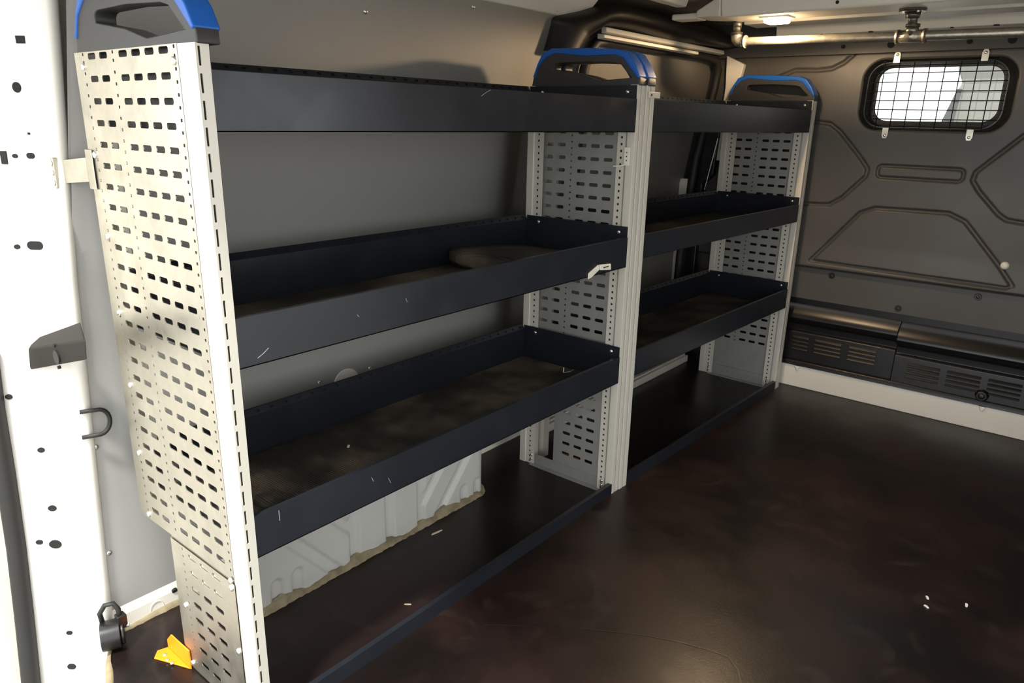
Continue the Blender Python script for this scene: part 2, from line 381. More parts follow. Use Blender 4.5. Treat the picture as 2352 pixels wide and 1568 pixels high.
for y, r in [(-0.06, 0.010), (-0.22, 0.016), (-0.46, 0.012), (-0.58, 0.018), (-0.70, 0.010), (-0.83, 0.016)]:
    MB().cyl((2.275, y, 1.3545), (2.275, y, 1.3515), r * 0.5, n=16).build('hole', 'hole_dark', ce)
    MB().cyl((2.438, y - 0.03, 1.325), (2.432, y - 0.03, 1.325), r * 0.7, n=16).build('hole', 'hole_dark', ce)
MB().prism([(0.205, 1.43), (0.215, 1.402), (0.25, 1.402), (0.26, 1.43)], 'x', 0.6, 1.78).build('roof_rib', 'body_white', ce, bevel=0.004)
MB().prism([(-0.45, 1.43), (-0.44, 1.405), (-0.40, 1.405), (-0.39, 1.43)], 'x', 0.2, 1.78).build('roof_rib', 'body_white', ce, bevel=0.004)
hat(0.85, 1.0, -1.32, 0.33, 1.39, 1.43, 'body_white')
# side rail of the roof above the lining
rl = MB().prism([(0.60, 1.345), (0.388, 1.338), (0.376, 1.355), (0.33, 1.40), (0.31, 1.43), (0.60, 1.43)], 'x', -0.22, 1.46).build('trim_2', 'body_white', bevel=0.006)
tag(rl, 'off-white roof side rail above the grey lining', kind='structure')
MB().cyl((1.31, 0.384, 1.352), (1.31, 0.380, 1.3505), 0.004, n=12).build('hole', 'hole_dark', rl)
# --- sliding door behind the far rack
dr = empty('door_1', (1.9, 0.46, 0.0), 'dark sliding side door behind the far rack with black rubber seal', kind='structure')
def lean(x0, x1, off, th_, zs_):
    mb = MB(); vs = []
    for z in zs_: vs += [(x0, wy(z) + off, z), (x1, wy(z) + off, z), (x1, wy(z) + off + th_, z), (x0, wy(z) + off + th_, z)]
    fs = [(0, 1, 2, 3), tuple(range(4 * len(zs_) - 4, 4 * len(zs_)))]
    for i in range(len(zs_) - 1):
        a = 4 * i; b = a + 4; fs += [(a + k, a + (k + 1) % 4, b + (k + 1) % 4, b + k) for k in range(4)]
    return mb.add(vs, fs)
ZS = [0.03, 0.4, 0.8, 1.0, 1.2, 1.30]
lean(1.37, 2.46, 0.02, 0.03, ZS).build('door_panel', 'door_grey', dr)
sealp = [(1.50, 0.06), (1.50, 1.20), (1.51, 1.25), (1.545, 1.285), (1.60, 1.294), (1.94, 1.296), (2.30, 1.298), (2.385, 1.290), (2.42, 1.255), (2.425, 1.19), (2.40, 0.90), (2.37, 0.5), (2.36, 0.06)]
tag(MB().tube([(x, wy(z) - 0.004 - 0.02 * max(0, (x - 2.2) / 0.23), z) for x, z in sealp], 0.016, 8).build('door_seal', 'rubber', dr, smooth=True), 'black rubber door seal')
lean(2.385, 2.44, -0.012, 0.05, [0.06, 0.4, 0.82]).build('door_post', 'body_white', dr)
MB().prism([(0.34, 1.08), (0.355, 0.84), (0.40, 0.80), (0.40, 0.3), (0.60, 0.3), (0.60, 1.08)], 'x', 2.415, 2.45).build('pillar_trim', 'black_plastic', dr, bevel=0.006)
MB().tube([(2.408, 0.383, 0.78), (2.408, 0.346, 0.99)], 0.003, 6).build('strap', 'screw_metal', dr)
tk = MB().prism([(0.372, 1.330), (0.352, 1.326), (0.350, 1.312), (0.372, 1.308)], 'x', 1.53, 2.40).build('door_track', 'body_white', dr, bevel=0.003)
MB().prism([(0.366, 1.306), (0.340, 1.302), (0.338, 1.292), (0.366, 1.290)], 'x', 1.50, 2.15).build('track_lip', 'body_white', dr, bevel=0.003)
MB().box(1.30, 2.44, 0.40, 0.46, 0.0, 0.03).build('door_sill', 'alu_post', dr, bevel=0.004)
for y_, z_ in ((0.42, 0.034), (0.44, 0.034)):
    MB().box(1.30, 2.44, y_ - 0.004, y_ + 0.004, 0.03, z_).build('sill_rib', 'alu_post', dr)
# black header trim, an inverted L wrapping the door head
HO = [(1.279, 1.241), (1.287, 1.269), (1.295, 1.313), (1.305, 1.335), (1.402, 1.358), (1.462, 1.378), (1.53, 1.392), (1.62, 1.396), (1.836, 1.397), (2.10, 1.396), (2.40, 1.382), (2.44, 1.365)]
HI = [(1.392, 1.241), (1.402, 1.253), (1.425, 1.275), (1.44, 1.288), (1.48, 1.313), (1.506, 1.325), (1.567, 1.330), (1.685, 1.331), (1.883, 1.326), (2.067, 1.326), (2.25, 1.330), (2.44, 1.334)]
def dense(P, k=4):
    out = []
    for i in range(len(P) - 1):
        p0, p1, p2, p3 = [np.array(P[min(max(j, 0), len(P) - 1)]) for j in (i - 1, i, i + 1, i + 2)]
        for q in range(k):
            t = q / k; out.append(0.5 * ((2 * p1) + (-p0 + p2) * t + (2 * p0 - 5 * p1 + 4 * p2 - p3) * t * t + (-p0 + 3 * p1 - 3 * p2 + p3) * t ** 3))
    return out + [np.array(P[-1])]
HO, HI = dense(HO), dense(HI)
mb = MB(); vs = []; TT = [-1, -0.98, -0.9, -0.75, -0.5, -0.2, 0.1, 0.4, 0.65, 0.82, 0.93, 0.985, 1]
for o_, i_ in zip(HO, HI):
    row = []
    for t in TT:
        q = o_ * (1 - t) / 2 + i_ * (1 + t) / 2
        yc = 0.300 + 0.055 * max(0.0, (1.56 - q[0]) / 0.26) ** 1.6
        row.append((q[0], yc + 0.022 * t * t + 0.04 * abs(t) ** 9, q[1]))
    vs += [(row[0][0], 0.42, row[0][2])] + row + [(row[-1][0], 0.42, row[-1][2])]
n_ = len(TT) + 2
fs = [(i * n_ + k, i * n_ + k + 1, (i + 1) * n_ + k + 1, (i + 1) * n_ + k) for i in range(len(HO) - 1) for k in range(n_ - 1)] + [tuple(range(n_)), tuple(range((len(HO) - 1) * n_, len(HO) * n_))]
ht = mb.add(vs, fs).build('trim_3', 'black_trim', smooth=True)
tag(ht, 'black moulded header trim curving over the sliding door', kind='structure')
# door-side corner pillar near the bulkhead
tb = MB().prism([(0.352, 1.31), (0.275, 1.275), (0.288, 1.21), (0.30, 1.15), (0.33, 0.9), (0.36, 0.9), (0.345, 1.19)], 'x', 2.425, 2.452).build('trim_4', 'body_white', bevel=0.004)
tag(tb, 'off-white painted corner gusset between sliding door and dark bulkhead', kind='structure')

# --- bulkhead as a pressed sheet
st = 0.0032
ys = np.arange(-1.32, 0.47, st); zs = np.arange(0.372, 1.335, st)
Yg, Zg = np.meshgrid(ys, zs, indexing='ij')
D = np.zeros_like(Yg)
hexL = [(0.06, 1.062), (-0.029, 1.061), (-0.076, 1.056), (-0.115, 1.029), (-0.197, 0.942), (-0.233, 0.898), (-0.230, 0.870), (-0.160, 0.788), (-0.114, 0.756), (-0.035, 0.752), (0.06, 0.752)]
hexR = [(-0.86, 1.09), (-0.78, 1.075), (-0.695, 1.030), (-0.634, 0.964), (-0.580, 0.905), (-0.575, 0.877), (-0.600, 0.842), (-0.670, 0.770), (-0.697, 0.753), (-0.748, 0.748), (-0.9, 0.748)]
trap = [(-0.075, 0.532), (-0.231, 0.735), (-0.281, 0.757), (-0.522, 0.760), (-0.578, 0.736), (-0.709, 0.591), (-0.755, 0.534), (-0.74, 0.524)]
arcT = [(-0.140, 1.315), (-0.132, 1.307), (-0.094, 1.272), (-0.053, 1.252), (-0.003, 1.247), (0.081, 1.250), (0.147, 1.224)]
for pl, cl in ((hexL, False), (hexR, False), (trap, True), (arcT, False)):
    D = np.maximum(D, 0.011 * smooth01((0.0085 - polydist(Yg, Zg, pl, cl)) / 0.005))
sl = rrect(Yg, Zg, -0.545, -0.268, 0.870, 0.912, 0.015)
D = np.maximum(D, 0.009 * smooth01((0.007 - np.abs(sl)) / 0.005))
wd = rrect(Yg, Zg, -0.650, -0.166, 1.032, 1.283, 0.075)
D = np.maximum(D, 0.012 * smooth01(-wd / 0.010))
D = D + 0.012 * smooth01((0.512 - Zg) / 0.012)                      # crease, lower band set back
D = D + 0.020 * smooth01((Zg - 1.295) / 0.03)                       # head rolls away
D = D - 0.010 * smooth01((0.62 - Zg) / 0.12) * smooth01((Zg - 0.50) / 0.01)
nu, nv = Yg.shape
WIN = (-0.622, -0.192, 1.046, 1.266, 0.060)
inside = wd < -0.008
vs = np.stack([XB + D, Yg, Zg], -1).reshape(-1, 3).tolist()
ins = inside
keep = ~(ins[:-1, :-1] & ins[1:, :-1] & ins[1:, 1:] & ins[:-1, 1:])
fs = [(i * nv + j, i * nv + j + 1, (i + 1) * nv + j + 1, (i + 1) * nv + j) for i in range(nu - 1) for j in range(nv - 1) if keep[i, j]]
mb = MB(); mb.add(vs, fs)
wf = mb.build('wall_front', 'bulkhead_dark', smooth=True)
tag(wf, 'dark pressed steel bulkhead with grooved panels at the front', kind='structure')
for y, z in [(-0.161, 0.480), (-0.416, 0.392), (-0.662, 0.478)]:
    put(DSCREW_X, 'fixing', wf, (XB + 0.013, y, z))
o = MB().dome((XB - 0.004, -0.721, 0.601), (-1, 0, 0), 0.012, 0.006, 18).cyl((XB + 0.004, -0.721, 0.601), (XB - 0.004, -0.721, 0.601), 0.013, n=18).build('blanking_plug', 'body_white', wf, smooth=True)
tag(o, 'pale round plug')
# lower ventilated panels
def vent(y0, y1, dz, dx, banks, zb):
    prof = [(XB + 0.05 - dx, 0.36 + dz), (XB + 0.022 - dx, 0.338 + dz), (XB - 0.006 - dx, 0.315 + dz), (XB - 0.012 - dx, 0.292 + dz), (XB - 0.002 - dx, 0.276 + dz),
            (XB + 0.022 - dx, 0.262 + dz), (XB + 0.024 - dx, 0.235 + dz), (XB + 0.012 - dx, 0.228 + dz), (XB + 0.006 - dx, 0.09), (XB + 0.05, 0.09)]
    p = MB().prism(prof, 'y', y0, y1).build('vent_panel', 'black_plastic', wf, bevel=0.003)
    for a, b in banks:
        for k in range(4):
            z = zb - 0.0165 * k; xf = XB + 0.010 - dx
            tag(MB().prism([(xf + 0.004, z + 0.006), (xf - 0.007, z - 0.004), (xf - 0.005, z - 0.007), (xf + 0.004, z - 0.005)], 'y', b, a).build('louver_slat', 'black_plastic', p, bevel=0.001))
    return p
vent(-0.435, 0.10, 0.0, 0.0, [(-0.046, -0.112), (-0.136, -0.241), (-0.268, -0.371)], 0.209)
vent(-1.32, -0.436, -0.013, 0.014, [(-0.484, -0.595), (-0.618, -0.726), (-0.748, -0.850), (-0.875, -0.98)], 0.193)
MB().box(XB + 0.03, XB + 0.06, -1.32, 0.62, -0.03, 0.40).box(XB + 0.0, XB + 0.06, 0.44, 0.62, 0.0, 1.43).build('backing_plate', 'black_plastic', wf)
MB().prism([(XB - 0.02, 0.094), (XB - 0.012, 0.112), (XB + 0.03, 0.118), (XB + 0.03, 0.094)], 'y', -1.32, 0.1).build('foot_strip', 'black_plastic', wf, bevel=0.003)
o = MB().cyl((XB - 0.004, -0.739, 0.130), (XB - 0.022, -0.739, 0.130), 0.024, 0.018, n=8).dome((XB - 0.022, -0.739, 0.13), (-1, 0, 0), 0.011, 0.004).build('lashing_boss', 'black_plastic', wf, bevel=0.002)
# white kick strip
ks = MB().prism([(XB - 0.012, 0.0), (XB - 0.014, 0.078), (XB - 0.008, 0.092), (XB + 0.03, 0.094), (XB + 0.03, 0.0)], 'y', -1.32, 0.32).build('trim_5', 'body_white', bevel=0.003)
tag(ks, 'off-white kick strip along the foot of the dark bulkhead', kind='structure')
for y in (-0.089, -0.749, -1.15):
    MB().prism([(y - 0.012, 0.092), (y - 0.004, 0.072), (y + 0.004, 0.072), (y + 0.012, 0.092)], 'x', XB - 0.020, XB - 0.006).build('pressed_notch', 'body_white', ks, bevel=0.004)
# --- window
def rr_pts(y0, y1, z0, z1, r, n=8):
    P = []
    for cy, cz, a0 in ((y1 - r, z1 - r, 0), (y0 + r, z1 - r, 90), (y0 + r, z0 + r, 180), (y1 - r, z0 + r, 270)):
        for k in range(n + 1):
            a = math.radians(a0 + 90 * k / n); P.append((cy + r * math.cos(a), cz + r * math.sin(a)))
    return P
wn = empty('window_1', (XB + 0.05, -0.41, 1.03), 'rounded glass window in the dark bulkhead behind a wire guard', kind='structure')
def sleeve(rects, m, name):
    mb = MB(); vs = []; n = None
    for x, rc in rects:
        P = rr_pts(*rc); n = len(P); vs += [(x, y, z) for y, z in P]
    fs = []
    for k in range(len(rects) - 1): fs += [(k * n + i, k * n + (i + 1) % n, (k + 1) * n + (i + 1) % n, (k + 1) * n + i) for i in range(n)]
    return mb.add(vs, fs).build(name, m, wn, smooth=True)
sleeve([(XB + 0.004, (-0.647, -0.169, 1.035, 1.280, 0.073)), (XB + 0.011, (-0.641, -0.175, 1.041, 1.274, 0.069)), (XB + 0.034, (-0.618, -0.196, 1.050, 1.262, 0.058)), (XB + 0.055, (-0.615, -0.199, 1.052, 1.260, 0.056))], 'black_plastic', 'shaded_recess')  # recess wall coloured black for its shade, not a plastic part
MB().ring(rr_pts(-0.622, -0.192, 1.046, 1.266, 0.06), rr_pts(-0.600, -0.212, 1.070, 1.252, 0.045), 'x', XB + 0.052, XB + 0.062).build('gasket', 'rubber', wn, bevel=0.003)
MB().prism(rr_pts(-0.606, -0.206, 1.064, 1.256, 0.048), 'x', XB + 0.056, XB + 0.060).build('pane', 'glass', wn)
# cab trim beyond
cb = MB().prism([(-0.378, 1.60), (-0.376, 1.275), (-0.400, 1.224), (-0.383, 1.191), (-0.372, 1.067), (-0.365, 0.8), (-1.0, 0.8), (-1.0, 1.60)], 'x', 3.0, 3.05).build('cab_panel', 'cab_grey', bevel=0.01)
tag(cb, 'pale grey cab trim seen through the right of the bulkhead window', 'trim panel')
MB().prism([(-0.390, 1.200), (-0.352, 1.067), (-0.32, 0.8), (-0.37, 0.8), (-0.395, 1.067), (-0.405, 1.20)], 'x', 2.985, 3.0).build('belt_edge', 'cab_dark', cb)
# --- rear pillar
mb = MB(); zz = [-0.69, -0.3, 0.0, 0.3, 0.6, 0.75, 0.9, 1.05, 1.2, 1.43]; vs = []
for z in zz:
    e = xe(z)
    prof = [(e + 0.02, 0.60), (e + 0.02, 0.472), (e + 0.014, 0.463), (e + 0.004, 0.459), (e - 0.004, 0.462), (e - 0.012, 0.470)] + [(e - s, 0.46 + 1.2 * s) for s in (0.05, 0.1, 0.15, 0.22)] + [(e - 0.30, 0.80)]
    vs += [(x, y, z) for x, y in prof]
n = 11; fs = [(i * n + k, i * n + k + 1, (i + 1) * n + k + 1, (i + 1) * n + k) for i in range(len(zz) - 1) for k in range(n - 1)]
pil = mb.add(vs, fs).build('trim_6', 'pillar_white', smooth=True)
tag(pil, 'bright white rear door pillar with punched holes at the left', kind='structure')
nrm = Vector((-1.2, -1.0, 0)).normalized(); tng = Vector((-1, 1.2, 0)).normalized()
def plate(px_, py_, pz_, hw, hh, sq=False):
    c = Vector((px_, py_, pz_)); s = (c.y - 0.46) / 1.2; c = Vector((xe(pz_) - s, 0.46 + 1.2 * s, pz_)) + nrm * 0.003
    mb = MB(); N_ = 20; up = Vector((0, 0, 1)); P = []
    for k in range(N_):
        a = 2 * math.pi * (k + 0.5) / N_
        u, v = math.cos(a), math.sin(a)
        if sq: q = max(abs(u), abs(v)); u, v = u / q, v / q
        elif hw > hh * 1.4: u = u * hh / hw + (1 - hh / hw) * (1 if u >= 0 else -1)
        elif hh > hw * 1.4: v = v * hw / hh + (1 - hw / hh) * (1 if v >= 0 else -1)
        P.append((u * hw, v * hh))
    vs = [c + tng * a + up * b for a, b in P] + [c - nrm * 0.008 + tng * a + up * b for a, b in P]
    mb.add(vs, [tuple(range(N_))] + [(i, (i + 1) % N_, N_ + (i + 1) % N_, N_ + i) for i in range(N_)])
    mb.build('hole', 'hole_dark', pil)
for a in [(-0.05, 0.499, 1.158, 0.0075, 0.006, True), (-0.062, 0.509, 1.082, 0.007, 0.0085), (-0.057, 0.498, 1.007, 0.0022, 0.002), (-0.077, 0.519, 0.969, 0.0045, 0.0035), (-0.059, 0.498, 0.970, 0.007, 0.005),
          (-0.09, 0.534, 0.966, 0.005, 0.011, True), (-0.091, 0.527, 0.812, 0.005, 0.0042), (-0.07, 0.502, 0.815, 0.014, 0.0075), (-0.136, 0.564, 0.529, 0.0065, 0.005), (-0.111, 0.527, 0.422, 0.0065, 0.005),
          (-0.112, 0.521, 0.299, 0.008, 0.006), (-0.138, 0.547, 0.224, 0.0065, 0.0045), (-0.117, 0.523, 0.220, 0.012, 0.009), (-0.124, 0.518, 0.016, 0.006, 0.004), (-0.130, 0.521, -0.066, 0.0085, 0.006)]:
    plate(*a)
sp = []
for z, dx_ in [(0.62, 0.0), (0.5, 0.0), (0.359, 0.004), (0.217, 0.006), (0.068, 0.004), (-0.109, 0.0), (-0.3, -0.004)]:
    y = 0.578 + (0.52 - z) * 0.004; s = (y - 0.46) / 1.2; sp.append((xe(z) - s - 0.012 + dx_, y - 0.004, z))
tag(MB().tube(sp, 0.017, 12).build('door_rubber', 'rubber', pil, smooth=True), 'grey-black rubber door seal')
hdr = MB().box(-0.26, -0.18, -1.34, 0.60, 1.36, 1.46).build('trim_7', 'pillar_white', bevel=0.01)
tag(hdr, 'white header over the open rear door', kind='structure')

# ================================================================== RACKS
PITCH = 0.0338; ZROW = 1.129
COLS = [(0.050, 0.069, 'h'), (0.069, 0.111, 's'), (0.111, 0.153, 's'), (0.153, 0.195, 's'), (0.195, 0.237, 's'), (0.237, 0.263, 'h'), (0.263, 0.305, 's'), (0.305, 0.347, 's'), (0.347, 0.370, 'h'), (0.370, 0.392, 'e')]
def panel(x, t, y0, y1, z0, z1, zslot, off=0.0, cols=COLS, shift=0.0):
    mb = MB(); cells = []
    rows = [ZROW - off - PITCH * k for k in range(40)]
    rows = [r for r in rows if r - PITCH / 2 >= max(z0, zslot) - 1e-6 and r + PITCH / 2 <= z1 + 0.012]
    zt = min(z1, rows[0] + PITCH / 2); zb = rows[-1] - PITCH / 2
    cells.append((y0, y1, zt, z1, None)); cells.append((y0, y1, z0, zb, None))
    last = y0
    for a, b, kd in cols:
        a += shift; b += shift
        if b <= y0 or a >= y1: continue
        a_, b_ = max(a, y0), min(b, y1); last = b_
        cut = (a_ > a + 1e-6 or b_ < b - 1e-6)
        if cut or kd == 'e': cells.append((a_, b_, zb, zt, None)); continue
        for r in rows:
            top_ = min(r + PITCH / 2, z1)
            if kd == 's':
                h = top_ - r; cells.append((a, b, r - h, top_, (0.0137, 0.0048, 0.0024)))
                if h < PITCH / 2 - 1e-6: cells.append((a, b, r - PITCH / 2, r - h, None))
            else:
                cells.append((a, b, r, top_, (0.0024, min(0.0024, (top_ - r) / 2 - 0.0005), 0.0009)))
                cells.append((a, b, r - PITCH / 2, r, (0.0024, 0.0024, 0.0009)))
    if last < y1 - 1e-6: cells.append((last, y1, zb, zt, None))
    mb.perf(lambda u, v, w_: (x + w_, u, v), cells, t)
    return mb
def holes_strip(x, t, y0, y1, z0, z1, step=PITCH / 2, r=0.0030):
    n_ = int((z1 - z0) / step); st_ = (z1 - z0) / n_
    return MB().perf(lambda u, v, w_: (x + w_, u, v), [(y0, y1, z0 + i * st_, z0 + (i + 1) * st_, (r, r, r * 0.4)) for i in range(n_)], t)
def hole_shade(root, x, y0, y1, z0, z1):  # dark strip painted in as shade behind the punched holes
    return MB().box(x + 0.0022, x + 0.0030, y0, y1, z0, z1).build('hole_shade_strip', 'hole_dark', root)
def post(root, x0, x1, y0, y1, z0, z1, front=True):
    # aluminium extrusion with open grooves on its front
    w_ = x1 - x0; s = 1 if front else -1; yf = y0 if front else y1; yb = y1 if front else y0
    a, b = x0 + w_ * 0.42, x0 + w_ * 0.55
    poly = [(x0, yf), (a, yf), (a, yf + s * 0.012), (b, yf + s * 0.012), (b, yf), (x1, yf), (x1, yb), (x0 + 0.010, yb), (x0 + 0.010, yf + s * 0.022), (x0, yf + s * 0.022)]
    p = MB().prism(poly, 'z', z0, z1).build('post', 'alu_post', root, bevel=0.0008, seg=1)
    return p
PT = 1.136
TRAYS = [(1.102, 1.022), (0.756, 0.677), (0.425, 0.349)]
def handle(root, x0, x1, dy=0.0, yd=0.0):
    O = [(.338, 1.134), (.333, 1.155), (.318, 1.19), (.303, 1.214), (.272, 1.226), (.16, 1.223), (.06, 1.216), (.035, 1.206), (.012, 1.178), (-.002, 1.150), (-.003, 1.134), (.16, 1.134)]
    I = [(.262, 1.176), (.264, 1.181), (.262, 1.187), (.258, 1.191), (.25, 1.193), (.165, 1.194), (.075, 1.189), (.056, 1.184), (.042, 1.170), (.028, 1.152), (.12, 1.147), (.178, 1.163)]
    O = [(y * (1 + yd) + dy, z) for y, z in O]; I = [(y * (1 + yd) + dy, z) for y, z in I]
    h = MB().ring(O, I, 'x', x0, x1).build('end_handle', 'dark_plastic', root, bevel=0.003)
    tag(h, 'dark plastic end cap with grip opening')
    out = []; inn = []
    for i in range(1, 10):
        p = Vector((*O[i], 0)); d = (Vector((*O[i + 1], 0)) - Vector((*O[i - 1], 0))).normalized(); n_ = Vector((d.y, -d.x, 0))
        if i < 3: n_ = Vector((1, 0.3, 0)).normalized()
        k = 0.016 if 3 <= i <= 8 else 0.006
        out.append((p.x + n_.x * -0.003 if False else p.x, p.y + 0.004)); q = p + (Vector((0.16, 1.15, 0)) - p).normalized() * k
        inn.append((q.x, q.y))
    mb = MB(); xa, xb = x0 - 0.003, x1 + 0.003; n_ = len(out)
    vs = [(xa, *p) for p in out] + [(xa, *p) for p in inn] + [(xb, *p) for p in out] + [(xb, *p) for p in inn]
    fs = [(0, n_, 3 * n_, 2 * n_), (n_ - 1, 3 * n_ - 1, 4 * n_ - 1, 2 * n_ - 1)]
    for i in range(n_ - 1):
        fs += [(i, i + 1, n_ + i + 1, n_ + i), (2 * n_ + i, 3 * n_ + i, 3 * n_ + i + 1, 2 * n_ + i + 1), (i, 2 * n_ + i, 2 * n_ + i + 1, i + 1), (n_ + i, n_ + i + 1, 3 * n_ + i + 1, 3 * n_ + i)]
    b = mb.add(vs, fs).build('grip_rim', 'blue_plastic', h, bevel=0.003)
    tag(b, 'bright blue plastic rim')
    return h
def tray(root, x0, x1, yr, t, b, mats=True, screw_left=False):
    E_ = 0.028 if t < 1.1 else 0.0325; T = 0.0018
    mb = MB()
    mb.box(x0, x1, 0.0, T, b, t); mb.box(x0, x1, T, 0.009, t - T, t)                 # front wall, folded lip
    mb.box(x0, x1, 0, yr, b, b + T)                                                # base
    mb.box(x0, x1, yr - T, yr, b, t + E_ - 0.012)                                   # back wall
    mb.box(x0, x0 + T, T, yr - T, b + T, t + E_); mb.box(x1 - T, x1, T, yr - T, b + T, t + E_)   # ends
    tr = mb.build('tray', 'tray_navy', root)
    # leaning slotted back rim
    n_ = int((x1 - x0) / PITCH); st_ = (x1 - x0) / n_
    za = t + E_ - 0.012
    cells = []
    for i in range(n_): cells.append((x0 + i * st_, x0 + (i + 1) * st_, 0.0, 0.015, (0.0048, 0.0030, 0.0008)))
    MB().perf(lambda u, v, w_: (u, yr - T + v * 0.55 + w_ * 0.7, za + v * 0.84 - w_ * 0.7), cells, 0.0014).build('slotted_rim', 'tray_navy', tr)
    MB().prism([(yr + 0.001, za), (yr + 0.011, za + 0.0126), (yr + 0.012, za + 0.011), (yr + 0.003, za - 0.002)], 'x', x0, x1).build('rim_slot_shade', 'hole_dark', tr)  # dark strip standing in for the shade behind the rim slots
    if mats:
        MB().box(x0 + 0.004, x1 - 0.004, 0.005, yr - 0.004, b + T, b + 0.006).build('rubber_mat', 'mat_rubber', tr)
    for y in (0.028, yr - 0.045): put(SCREW_X, 'screw', tr, (x1 - T, y, t + E_ - 0.016))
    for k in range(3): put(HOLE_X, 'hole', tr, (x1 - T - 0.0004, yr - 0.045, t + E_ - 0.036 - 0.016 * k))
    return tr
HOLE_X = proto_mesh(MB().cyl((0, 0, 0), (-0.0004, 0, 0), 0.0028, n=10), 'hole_disc', 'hole_dark', False)

# ---- near rack (world coordinates)
A0, A1, W0 = 1.141, 1.180, 0.018
r1 = empty('shelving_rack', (0, 0, 0), 'near three-tray steel van rack with bare perforated end panel and blue-rimmed handles', 'shelving rack', 'van racks along the left wall')
# outer perforated end panel, upper and lower plate
p = panel(0.0, 0.0016, 0.050, 0.392, 0.290, PT, 0.300).build('side_panel', 'galvanised', r1)
tag(p, 'bare perforated steel end plate')
for y, z in [(.362, 1.114), (.062, 1.114), (.366, .976), (.362, .839), (.361, .703), (.358, .567), (.362, .429), (.357, .300)]: put(BOLT_X, 'bolt', p, (0, y, z))
MB().box(0.0, 0.0016, 0.050, 0.270, 0.215, 0.290).build('overlap_plate', 'galvanised', p)
p2 = panel(-0.0022, 0.0016, 0.048, 0.271, 0.004, 0.286, 0.0, off=0.012, shift=-0.022).build('side_panel', 'galvanised', r1)
tag(p2, 'lower perforated steel plate')
for y, z in [(.242, .150), (.058, .276), (.058, .290), (.057, .146), (.244, .016)]: put(BOLT_X, 'bolt', p2, (-0.0022, y, z))
# near front post: flat white side, slotted narrow front
pm = MB().box(0.0, 0.014, 0.003, 0.052, 0.0, PT).build('post', 'alu_post', r1, bevel=0.0008, seg=1)
n_ = int(PT / PITCH); cells = []
for i in range(n_):
    a = i * PT / n_; b = (i + 1) * PT / n_
    cells += [(0.0, 0.0075, a, b, (0.0018, 0.0125, 0.0008))]
cells += [(0.0075, W0, 0, PT, None)]
MB().perf(lambda u, v, w_: (u, w_, v), cells, 0.0016).build('slotted_strip', 'alu_post', pm)
MB().box(0.0012, 0.0068, 0.0018, 0.0032, 0, PT).build('slot_shadow_channel', 'hole_dark', pm)
MB().box(0.014, W0, 0.0016, 0.05, 0, PT).build('post_flange', 'alu_post', pm)
post(r1, 0.003, 0.03, 0.345, 0.388, 0.29, PT, front=False)
handle(r1, 0.0, 0.034, 0.0, 0.13)
# far side of the near rack
post(r1, A0, A1, 0.0, 0.046, 0.0, PT)
holes_strip(A0 + 0.004, 0.0014, 0.028, 0.052, 0.0, PT).build('hole_strip', 'alu_post', r1)
post(r1, A0, A1, 0.300, 0.345, 0.0, PT, front=False)
holes_strip(A0 + 0.004, 0.0014, 0.290, 0.325, 0.0, PT).build('hole_strip', 'alu_post', r1)
hole_shade(r1, A0 + 0.004, 0.030, 0.046, 0.0, PT); hole_shade(r1, A0 + 0.004, 0.298, 0.324, 0.0, PT)
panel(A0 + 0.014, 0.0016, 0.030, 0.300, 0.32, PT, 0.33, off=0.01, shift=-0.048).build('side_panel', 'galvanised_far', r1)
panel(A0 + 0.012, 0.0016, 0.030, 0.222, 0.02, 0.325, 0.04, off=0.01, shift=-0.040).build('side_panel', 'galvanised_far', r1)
MB().box(A0 - 0.008, A0 + 0.012, 0.030, 0.300, 0.0, 0.003).box(A0 + 0.009, A0 + 0.0115, 0.030, 0.300, 0.0, 0.034).build('foot_rail', 'galvanised_far', r1)
for y in (0.036, 0.30): 
    for z in (0.018, 0.032): put(SCREW_X, 'screw', r1, (A0 + 0.003, y, z))
handle(r1, A0 + 0.003, A1 - 0.001)
near_trays = [tray(r1, W0, A0 - 0.0005, 0.34, t, b, mats=(t < 1.1)) for t, b in TRAYS]
mat('scratch_pale', (0.30, 0.31, 0.33), 0.5)
for k, pts in [(1, [(0.049, 0.688), (0.059, 0.693), (0.069, 0.700)]), (1, [(0.356, 0.729), (0.357, 0.725), (0.360, 0.721)]), (2, [(0.063, 0.418), (0.0632, 0.399)]),
               (0, [(0.559, 1.088), (0.575, 1.096), (0.586, 1.100)]), (1, [(0.243, 0.720), (0.247, 0.715)]), (2, [(0.30, 0.385), (0.306, 0.372)]), (2, [(0.26, 0.402), (0.264, 0.392)])]:
    MB().tube([(x, -0.0001, z) for x, z in pts], 0.0006, 4).build('scratch', 'scratch_pale', near_trays[k])
fr = MB().box(W0, A0 + 0.003, 0.0, 0.002, 0.0, 0.034).box(W0, A0 + 0.003, 0.002, 0.012, 0.032, 0.034).build('floor_rail', 'tray_navy', r1)

# ---- far rack, turned slightly
r2 = empty('shelving_rack', (1.182, -0.002, 0), 'far three-tray steel van rack standing next to the dark bulkhead', 'shelving rack', 'van racks along the left wall', rz=-0.0305, local=True)
B0, B1 = 1.166, 1.208
post(r2, 0.001, 0.040, 0.0, 0.046, 0.0, PT); post(r2, 0.001, 0.040, 0.30, 0.345, 0.0, PT, front=False)
post(r2, B0, B1, 0.0, 0.046, 0.0, PT); post(r2, B0, B1, 0.300, 0.345, 0.0, PT, front=False)
holes_strip(B0 + 0.004, 0.0014, 0.028, 0.056, 0.0, PT).build('hole_strip', 'alu_post', r2)
holes_strip(B0 + 0.004, 0.0014, 0.285, 0.325, 0.0, PT).build('hole_strip', 'alu_post', r2)
hole_shade(r2, B0 + 0.004, 0.030, 0.046, 0.0, PT); hole_shade(r2, B0 + 0.004, 0.298, 0.324, 0.0, PT)
